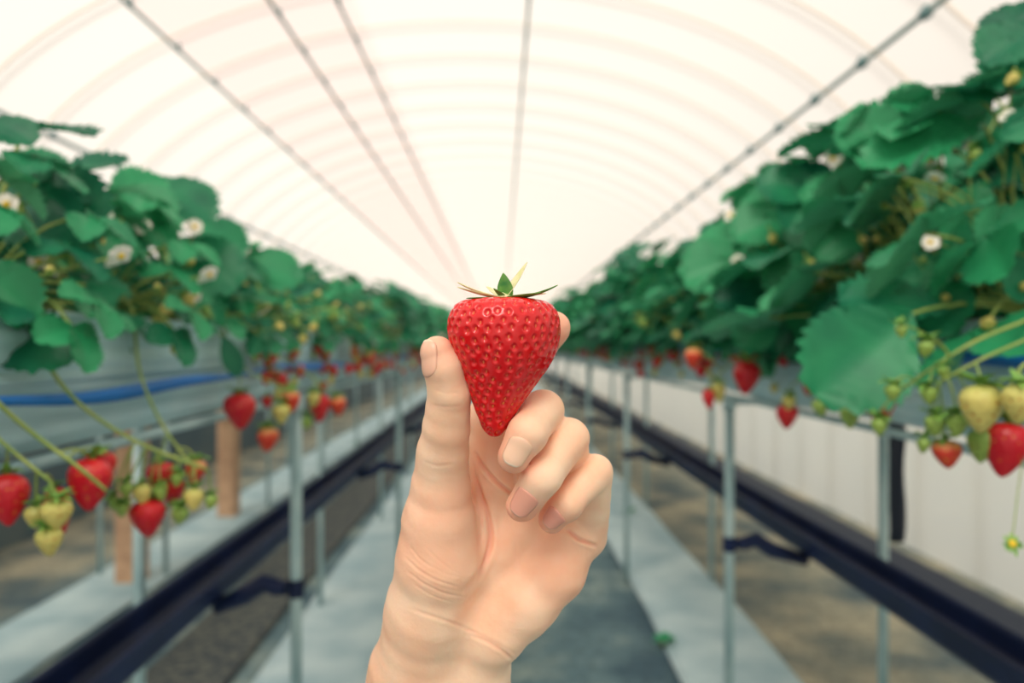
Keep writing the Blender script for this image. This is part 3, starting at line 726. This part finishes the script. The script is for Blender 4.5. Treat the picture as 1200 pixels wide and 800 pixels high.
    nz = nt.nodes.new('ShaderNodeTexNoise'); nz.inputs['Scale'].default_value = 120; nt.links.new(tc.outputs['Object'], nz.inputs['Vector'])
    ma = nt.nodes.new('ShaderNodeMath'); ma.operation = 'MULTIPLY_ADD'; ma.inputs[1].default_value = .004; nt.links.new(nz.outputs['Fac'], ma.inputs[0]); nt.links.new(sp.outputs['Z'], ma.inputs[2])
    nt.links.new(ma.outputs[0], mr.inputs['Value']); nt.links.new(mr.outputs[0], rp.inputs['Fac'])
    rp.color_ramp.elements[0].color = srgb(214, 0, 10); rp.color_ramp.elements[1].color = srgb(228, 22, 24)
    q2 = rp.color_ramp.elements.new(.8); q2.color = srgb(220, 2, 16)
    nt.links.new(rp.outputs[0], bs.inputs['Base Color'])
    bs.inputs['Roughness'].default_value = .17; bs.inputs['Subsurface Weight'].default_value = .06; bs.inputs['Specular IOR Level'].default_value = .5
    bs.inputs['Subsurface Radius'].default_value = (1, .1, .06); bs.inputs['Subsurface Scale'].default_value = .004
    bs.inputs['Coat Weight'].default_value = .35; bs.inputs['Coat Roughness'].default_value = .08
    m2 = simple('achene', srgb(232, 128, 60), .3, col2=srgb(206, 48, 34), nscale=160)
    o = link('strawberry', mesh('strawberry', V, quads, [m, m2], True, mi), loc=tuple(c0))
    tag(o, 'large ripe red strawberry held up between thumb and finger in the centre', 'strawberry')
    # calyx
    green = simple('calyx_green', srgb(52, 122, 56), .45, col2=srgb(110, 160, 70), nscale=200)
    pale = simple('calyx_pale', srgb(214, 214, 150), .5, col2=srgb(236, 226, 186), nscale=200)
    b = MB(); b.tube([(0, 0, -.0012), (0, 0, .0010), (.0006, -.0008, .0026)], [.0060, .0042, .0018], 12)
    cal = b.build('calyx', pale, o); cal.location = (.0006, -.004, -.0012)
    # (azimuth deg, length, width, lift, curl, material)
    for az, Ls, W, lift, curl, mt in ((-112, .0120, .0085, 1.30, .35, green), (-35, .0190, .0062, .02, .25, green), (-14, .0250, .0062, -.04, .65, green), (34, .0215, .0070, .80, .35, pale),
                                     (-152, .0185, .0055, -.04, .12, green), (-170, .0215, .0058, .10, .35, pale), (162, .0240, .0060, .16, .45, pale), (122, .0170, .006, .3, .3, pale), (78, .017, .006, .1, .4, pale), (8, .0190, .0060, .12, .1, pale), (-70, .0085, .0060, -.25, -.2, pale), (-132, .0085, .0042, .5, .2, green)):
        G = sepal_grid(Ls, W, math.radians(az), lift, curl, 12)
        b = MB(); b.grid(G); s_ = b.build('sepal', mt, cal)
        md = s_.modifiers.new('t', 'SOLIDIFY'); md.thickness = .0005; md.offset = 0
        md = s_.modifiers.new('s', 'SUBSURF'); md.levels = 1; md.render_levels = 1
    return o
hero_berry()

# ---------------------------------------------------------------- the hand
def smin(a, b, k):
    h = np.clip(.5+.5*(b-a)/k, 0, 1); return b+(a-b)*h-k*h*(1-h)
def cone(Pq, a, b, ra, rb):
    a = np.asarray(a); b = np.asarray(b); ab = b-a
    h = np.clip(((Pq-a)@ab)/np.dot(ab, ab), 0, 1)
    return np.sqrt((((Pq-a)-h[..., None]*ab)**2).sum(-1))-(ra+(rb-ra)*h)
def chain(Pq, pts, k=.004):
    d = None
    for (a, ra), (b, rb) in zip(pts[:-1], pts[1:]):
        c = cone(Pq, a, b, ra, rb); d = c if d is None else smin(d, c, k)
    return d
mm_ = .001
HP = dict(
    thumb=[(P(513, 413, .315), 6.9), (P(520, 430, .316), 8.6), (P(527, 460, .320), 9.3), (P(523, 500, .327), 10.2), (P(519, 530, .334), 11.6), (P(517, 560, .340), 12.8)],
    thenar=[(P(516, 582, .342), 13.6), (P(514, 610, .345), 16.0), (P(514, 655, .349), 19.0), (P(502, 715, .357), 20.0), (P(488, 775, .367), 20.5)],
    hypo=[(P(668, 630, .360), 12.5), (P(650, 668, .358), 14.0), (P(617, 706, .357), 14.0), (P(580, 745, .358), 14.0)],
    index=[(P(580, 560, .362), 12.5), (P(578, 492, .362), 12.6), (P(588, 455, .362), 10.5), (P(612, 430, .360), 8.8), (P(631, 407, .354), 8.0), (P(649.5, 384, .344), 7.5)],
    middle_p=[(P(628, 580, .368), 11.5), (P(636, 482, .334), 9.3)],
    middle_d=[(P(636, 481, .333), 9.5), (P(618, 508, .314), 8.1), (P(602, 535, .313), 6.8)],
    ring_p=[(P(660, 600, .370), 11.2), (P(667, 514, .336), 9.0)],
    ring_d=[(P(667, 513, .335), 9.1), (P(634, 560, .318), 8.0), (P(612, 592, .322), 6.9)],
    pinky_p=[(P(688, 628, .366), 9.8), (P(697, 556, .342), 8.2)],
    pinky_d=[(P(697, 553, .341), 8.3), (P(664, 590, .328), 6.9), (P(647, 608, .331), 6.0)],
)
def handsdf(Q):
    H = {k: [(p, r*mm_+.0003) for p, r in v] for k, v in HP.items()}
    palm = None
    wr = [(P(478, 790, .372), 19), (P(512, 790, .372), 20), (P(552, 790, .370), 18.0)]
    segs = []
    # carpus to knuckles
    for (kx, ky, kY, kr), wi in (((586, 568, .366, 12.5), 0), ((628, 585, .368, 12.5), 1), ((655, 605, .369, 12.5), 2), ((676, 630, .366, 11.5), 2)):
        w, wrr = wr[wi]; m_ = P(520+22*wi, 725, .366)
        segs += [cone(Q, m_, P(kx, ky, kY), .0155, kr*mm_), cone(Q, w, m_, (wrr-1)*mm_, .0165)]
    segs.append(cone(Q, P(560, 660, .362), P(612, 620, .363), .013, .012))
    for s in segs: palm = s if palm is None else smin(palm, s, .006)
    # forearm
    for x0, x1, x2, ra, rb, rc in ((478, 442, 372, 19, 25, 30), (552, 560, 545, 18.0, 24, 29), (515, 505, 455, 19.5, 26, 32)):
        palm = smin(palm, cone(Q, P(x0, 790, .371), P(x1, 950, .378), ra*mm_, rb*mm_), .008)
        palm = smin(palm, cone(Q, P(x1, 950, .378), P(x2, 1330, .355), rb*mm_, rc*mm_), .008)
    palm = smin(palm, chain(Q, H['hypo'], .006), .007)
    palm = smin(palm, chain(Q, H['thenar'], .006), .007)
    th_ = chain(Q, H['thumb'], .0015)
    d = smin(palm, th_, .006)
    d = smin(d, chain(Q, H['index'], .002), .004)
    for f in ('middle_p', 'ring_p', 'pinky_p'): d = smin(d, chain(Q, H[f], .003), .0035)
    for f in ('middle_d', 'ring_d', 'pinky_d'): d = smin(d, chain(Q, H[f], .003), .0009)
    return d
def surface_nets(fn, lo, hi, h):
    ax = [np.arange(lo[i], hi[i]+h, h) for i in range(3)]
    nx, ny, nz = map(len, ax)
    K = 5                                       # coarse pass finds the cells near the skin
    cax = [a[::K] for a in ax]
    Cf = fn(np.stack(np.meshgrid(*cax, indexing='ij'), -1))
    Fv = np.repeat(np.repeat(np.repeat(Cf, K, 0), K, 1), K, 2)[:nx, :ny, :nz].copy()
    near = np.argwhere(np.abs(Fv) < h*K*2.2)
    for i0 in range(0, len(near), 400000):
        q = near[i0:i0+400000]; pq = np.stack([ax[i][q[:, i]] for i in range(3)], -1)
        Fv[tuple(q.T)] = fn(pq)
    S = Fv < 0
    acc = np.zeros((nx-1, ny-1, nz-1, 3)); cnt = np.zeros((nx-1, ny-1, nz-1))
    corners = [(a, b, c) for a in (0, 1) for b in (0, 1) for c in (0, 1)]
    def sl(o): return tuple(slice(o[i], [nx, ny, nz][i]-1+o[i]) for i in range(3))
    for a in corners:
        for ax_i in range(3):
            if a[ax_i]: continue
            b = list(a); b[ax_i] = 1; b = tuple(b)
            fa, fb = Fv[sl(a)], Fv[sl(b)]; cr = S[sl(a)] != S[sl(b)]
            t = np.where(cr, fa/np.where(cr, fa-fb, 1), 0)
            for i in range(3):
                acc[..., i] += np.where(cr, a[i]+(t if i == ax_i else 0), 0)
            cnt += cr
    use = cnt > 0; idx = np.full(use.shape, -1); idx[use] = np.arange(use.sum())
    ii = np.argwhere(use); V = (acc[use]/cnt[use][:, None]+ii)*h+np.array([a[0] for a in ax])
    faces = []
    for d in range(3):
        e, f = (d+1) % 3, (d+2) % 3
        s0 = [slice(None)]*3; s1 = [slice(None)]*3; s0[d] = slice(0, -1); s1[d] = slice(1, None)
        cr = S[tuple(s0)] != S[tuple(s1)]
        q = np.argwhere(cr)
        shp = np.array(use.shape); ok = (q[:, e] > 0) & (q[:, f] > 0) & (q[:, e] < shp[e]) & (q[:, f] < shp[f]); q = q[ok]
        inside = S[tuple(s0)][tuple(q.T)]
        ue = np.zeros(3, int); ue[e] = 1; uf = np.zeros(3, int); uf[f] = 1
        def g(o): return idx[tuple((q-o).T)]
        quad = np.stack([g(ue+uf), g(uf), g(0*ue), g(ue)], 1)
        quad[~inside] = quad[~inside][:, ::-1]
        faces.append(quad)
    return V, np.concatenate(faces)
lo = np.array([-.135, .290, CAMZ-.43]); hi_ = np.array([.060, .425, CAMZ+.022])
HV, HF = surface_nets(handsdf, lo, hi_, .00075)
# project on the surface & normals
def grad(fn, V, e=.0004):
    g = np.stack([(fn(V+np.eye(3)[i]*e)-fn(V-np.eye(3)[i]*e))/(2*e) for i in range(3)], -1)
    return g/(np.linalg.norm(g, axis=1)[:, None]+1e-12)
HN = grad(handsdf, HV)
HV = HV-HN*handsdf(HV)[:, None]
# creases: image-side polylines on the camera side of the hand (px, py), depth mm, width mm
px = 588+F*HV[:, 0]/HV[:, 1]; pyv = 405-F*(HV[:, 2]-CAMZ)/HV[:, 1]
front = np.clip((-HN[:, 1]-.15)*1.5, 0, 1); RED = np.zeros(len(HV))
def crease(pts, depth, width, ymin=.0, ymax=1.0, bulge=.35, sm=True):
    global HV, RED
    pts = np.array(pts, float)
    if sm and len(pts) > 2:
        t = np.linspace(0, len(pts)-1, 60); k = np.arange(len(pts)); q = np.stack([np.interp(t, k, pts[:, i]) for i in range(2)], 1)
        for _ in range(40): q[1:-1] = (q[:-2]+q[1:-1]*2+q[2:])/4
        pts = q
    best = np.full(len(px), 1e9); fade = np.ones(len(px)); tot = len(pts)-1
    for i, (a, b) in enumerate(zip(pts[:-1], pts[1:])):
        ab = b-a; h = np.clip(((px-a[0])*ab[0]+(pyv-a[1])*ab[1])/np.dot(ab, ab), 0, 1)
        d = np.hypot(px-a[0]-h*ab[0], pyv-a[1]-h*ab[1]); m_ = d < best
        best[m_] = d[m_]; tt = (i+h[m_])/tot; fade[m_] = np.clip(np.minimum(tt, 1-tt)*5, 0, 1)**.7
    dmm = best*.4; msk = (HV[:, 1] > ymin) & (HV[:, 1] < ymax)
    prof = -depth*np.exp(-(dmm/width)**2)+bulge*depth*np.exp(-((dmm-width*2.2)/(width*1.3))**2)
    HV = HV+HN*(prof*.001*fade*front*msk)[:, None]
    RED = np.maximum(RED, min(1, depth*.7)*np.exp(-(dmm/(width*1.5))**2)*fade*front*msk)
crease([(549, 545), (560, 572), (572, 600), (577, 628), (571, 655), (558, 678), (542, 696)], 1.5, 1.1, ymin=.325)
crease([(556, 530), (568, 550), (590, 572), (622, 592)], 1.3, .8, ymin=.33)
crease([(550, 528), (558, 560), (565, 600), (562, 630)], .6, .8, ymin=.325)
crease([(474, 652), (490, 668), (512, 680), (538, 688)], .38, .5, ymin=.32)
crease([(476, 668), (496, 684), (520, 695), (548, 700)], .32, .45, ymin=.32)
crease([(480, 640), (492, 655), (508, 666)], .3, .4, ymin=.32)
crease([(498, 640), (512, 655), (530, 668)], .25, .4, ymin=.32)
crease([(484, 684), (506, 698), (532, 706)], .25, .4, ymin=.32)
crease([(505, 662), (520, 672), (545, 678)], .22, .35, ymin=.32)
crease([(478, 712), (504, 721), (540, 733), (580, 752), (606, 768)], .34, .7, ymin=.32)
crease([(548, 742), (572, 752), (590, 763), (604, 776)], .6, .7, ymin=.32)
crease([(508, 456), (522, 461), (541, 460)], .2, .5, ymax=.33, bulge=.05)
crease([(504, 474), (520, 477), (544, 475)], .2, .5, ymax=.34, bulge=.05)
crease([(496, 541), (512, 546), (535, 543)], .2, .8, bulge=.05)
crease([(662, 619), (678, 632), (700, 640)], 1.3, .8, ymin=.34)
crease([(590, 590), (602, 630), (606, 660)], .25, .8, ymin=.33)
crease([(560, 600), (566, 622), (560, 645)], .3, .5, ymin=.33)
# soft irregularity so that the skin is not machine smooth
HV = HV+HN*((.00010*np.sin(HV[:, 0]*410+HV[:, 2]*190)+.00008*np.sin(HV[:, 2]*530-HV[:, 1]*300+HV[:, 0]*160))[:, None])
def skin_mat():
    m, nt, bs = newmat('skin')
    tc = nt.nodes.new('ShaderNodeTexCoord'); nz = nt.nodes.new('ShaderNodeTexNoise'); nz.inputs['Scale'].default_value = 38; nz.inputs['Detail'].default_value = 4
    nt.links.new(tc.outputs['Object'], nz.inputs['Vector'])
    rp = nt.nodes.new('ShaderNodeValToRGB'); rp.color_ramp.elements[0].position = .3; rp.color_ramp.elements[1].position = .7
    rp.color_ramp.elements[0].color = srgb(250, 194, 160); rp.color_ramp.elements[1].color = srgb(255, 219, 190)
    nt.links.new(nz.outputs['Fac'], rp.inputs['Fac'])
    # blush kept in the mesh itself: fingertips are rosier
    at = nt.nodes.new('ShaderNodeAttribute'); at.attribute_name = 'blush'
    mx = nt.nodes.new('ShaderNodeMixRGB'); mx.inputs[2].default_value = srgb(236, 148, 124); nt.links.new(at.outputs['Fac'], mx.inputs[0]); nt.links.new(rp.outputs[0], mx.inputs[1])
    nt.links.new(mx.outputs[0], bs.inputs['Base Color'])
    n2 = nt.nodes.new('ShaderNodeTexNoise'); n2.inputs['Scale'].default_value = 420; n2.inputs['Detail'].default_value = 3; nt.links.new(tc.outputs['Object'], n2.inputs['Vector'])
    bp = nt.nodes.new('ShaderNodeBump'); bp.inputs['Strength'].default_value = .22; bp.inputs['Distance'].default_value = .0008; nt.links.new(n2.outputs['Fac'], bp.inputs['Height']); nt.links.new(bp.outputs['Normal'], bs.inputs['Normal'])
    bs.inputs['Roughness'].default_value = .5; bs.inputs['Specular IOR Level'].default_value = .35
    bs.inputs['Subsurface Weight'].default_value = .35; bs.inputs['Subsurface Radius'].default_value = (1, .35, .2); bs.inputs['Subsurface Scale'].default_value = .006
    return m
base = np.array([P(515, 800, .372)[0], .372, CAMZ-.17])
hme = mesh('person', HV-base, HF, skin_mat())
at = hme.attributes.new('blush', 'FLOAT', 'POINT')
bl = np.zeros(len(HV))
for f, rad in (('middle_d', .011), ('ring_d', .012), ('pinky_d', .012), ('index', .012)):
    c = HP[f][-1][0]; bl = np.maximum(bl, .75*np.exp(-(np.linalg.norm(HV-c, axis=1)/rad)**2))
c = HP['thumb'][0][0]; bl = np.maximum(bl, .6*np.exp(-(np.linalg.norm(HV-c, axis=1)/.010)**2))
bl = np.maximum(bl, RED*.5)
c = HP['thenar'][1][0]; bl = np.maximum(bl, .25*np.exp(-(np.linalg.norm(HV-c, axis=1)/.03)**2))
c = HP['hypo'][1][0]; bl = np.maximum(bl, .2*np.exp(-(np.linalg.norm(HV-c, axis=1)/.025)**2))
at.data.foreach_set('value', bl.astype(np.float32))
hand = link('person', hme, loc=tuple(base))
tag(hand, "person's bare left hand with palm to the camera, holding up the large red strawberry", 'person')
# nails: curved plates laid on the surface (centre px, py, start depth), axis dir to tip, width, length
def nail(c0, out, tipdir, W, L, col, edge):
    out = np.asarray(out, float); out /= np.linalg.norm(out)
    tipdir = np.asarray(tipdir, float); tipdir -= out*np.dot(out, tipdir); tipdir /= np.linalg.norm(tipdir)
    side = np.cross(tipdir, out)
    nu, nv = 15, 19; uu, vv = np.meshgrid(np.linspace(-1, 1, nu), np.linspace(-1, 1, nv))
    wv = (1-.08*np.clip(-vv, 0, 1)**2-.34*np.abs(vv)**6)
    ends = vv*L/2*(1-.13*uu**2*np.sign(np.abs(vv)))
    Rr = W*.62; tht = uu*wv*W/2/Rr
    pts = c0+side*(np.sin(tht)*Rr)[..., None]+tipdir*ends[..., None]+out*((np.cos(tht)-1)*Rr)[..., None]
    Q = pts.reshape(-1, 3)
    for _ in range(6):
        Q = Q-grad(handsdf, Q)*handsdf(Q)[:, None]
    gn = grad(handsdf, Q).reshape(nv, nu, 3); Q = Q.reshape(nv, nu, 3)
    crown = .00050*(1-.8*uu**6)*(1-.85*np.clip(-vv, 0, 1)**8)
    Q = Q+gn*crown[..., None]
    Q[-1] += tipdir*.0003
    b = MB(); b.grid(Q-base, 0)
    m, nt, bs = newmat('fingernail'); bs.inputs['Base Color'].default_value = col; bs.inputs['Roughness'].default_value = .28
    bs.inputs['Subsurface Weight'].default_value = .2; bs.inputs['Subsurface Scale'].default_value = .003
    tipm = simple('nail_edge', edge, .35)
    o = link('fingernail', mesh('fingernail', b.v[0], b.f, [m, tipm], True, [1 if (k//(nu-1)) >= nv-2 else 0 for k in range((nu-1)*(nv-1))]), hand)
    md = o.modifiers.new('t', 'SOLIDIFY'); md.thickness = .0007; md.offset = -1
    return o
def v2(dx, dy, dY=0): return np.array([dx, dY, -dy])
nail(P(606, 529, .306), (-.10, -1, .10), v2(-.42, .9, .05), .0112, .0130, srgb(248, 200, 172), srgb(252, 222, 200))
nail(P(612, 589, .314), (-.10, -1, .0), v2(-.56, .83, .25), .0115, .0135, srgb(232, 164, 144), srgb(236, 180, 160))
nail(P(648, 607, .324), (-.12, -1, -.05), v2(-.65, .76, .2), .0095, .0105, srgb(230, 160, 142), srgb(232, 172, 152))
nail(P(499, 421, .311), (-.80, -.60, .10), v2(-.28, -.95, .0), .0125, .0165, srgb(246, 188, 162), srgb(250, 216, 190))

# --------------------------------------------------------- light and camera
w = bpy.data.worlds.new('daylight'); sc.world = w; w.use_nodes = True
bg = w.node_tree.nodes['Background']; bg.inputs[0].default_value = (1.0, .985, .965, 1); bg.inputs[1].default_value = 1.06
sun = bpy.data.lights.new('sun', 'SUN'); sun.energy = 3.5; sun.angle = math.radians(28); sun.color = (.98, 1, 1)
so = bpy.data.objects.new('sun', sun); C.objects.link(so); so.rotation_euler = Vector((.20, .60, -.72)).to_track_quat('-Z', 'Y').to_euler(); so.location = (0, -2, 5)

cam = bpy.data.cameras.new('camera'); co = bpy.data.objects.new('camera', cam); C.objects.link(co)
co.location = (0, 0, CAMZ); co.rotation_euler = (PI/2, 0, 0)
cam.sensor_width = 36; cam.lens = 36*F/1200; cam.shift_x = 12/1200; cam.shift_y = 5/1200
cam.clip_start = .01; cam.clip_end = 200
cam.dof.use_dof = True; cam.dof.focus_distance = .312; cam.dof.aperture_fstop = 5.6
sc.camera = co
sc.view_settings.view_transform = 'Standard'; sc.view_settings.look = 'None'; sc.view_settings.exposure = .13; sc.view_settings.gamma = 1
sc.cycles.max_bounces = 8; sc.cycles.diffuse_bounces = 4; sc.cycles.transparent_max_bounces = 8
sc.cycles.use_denoising = True
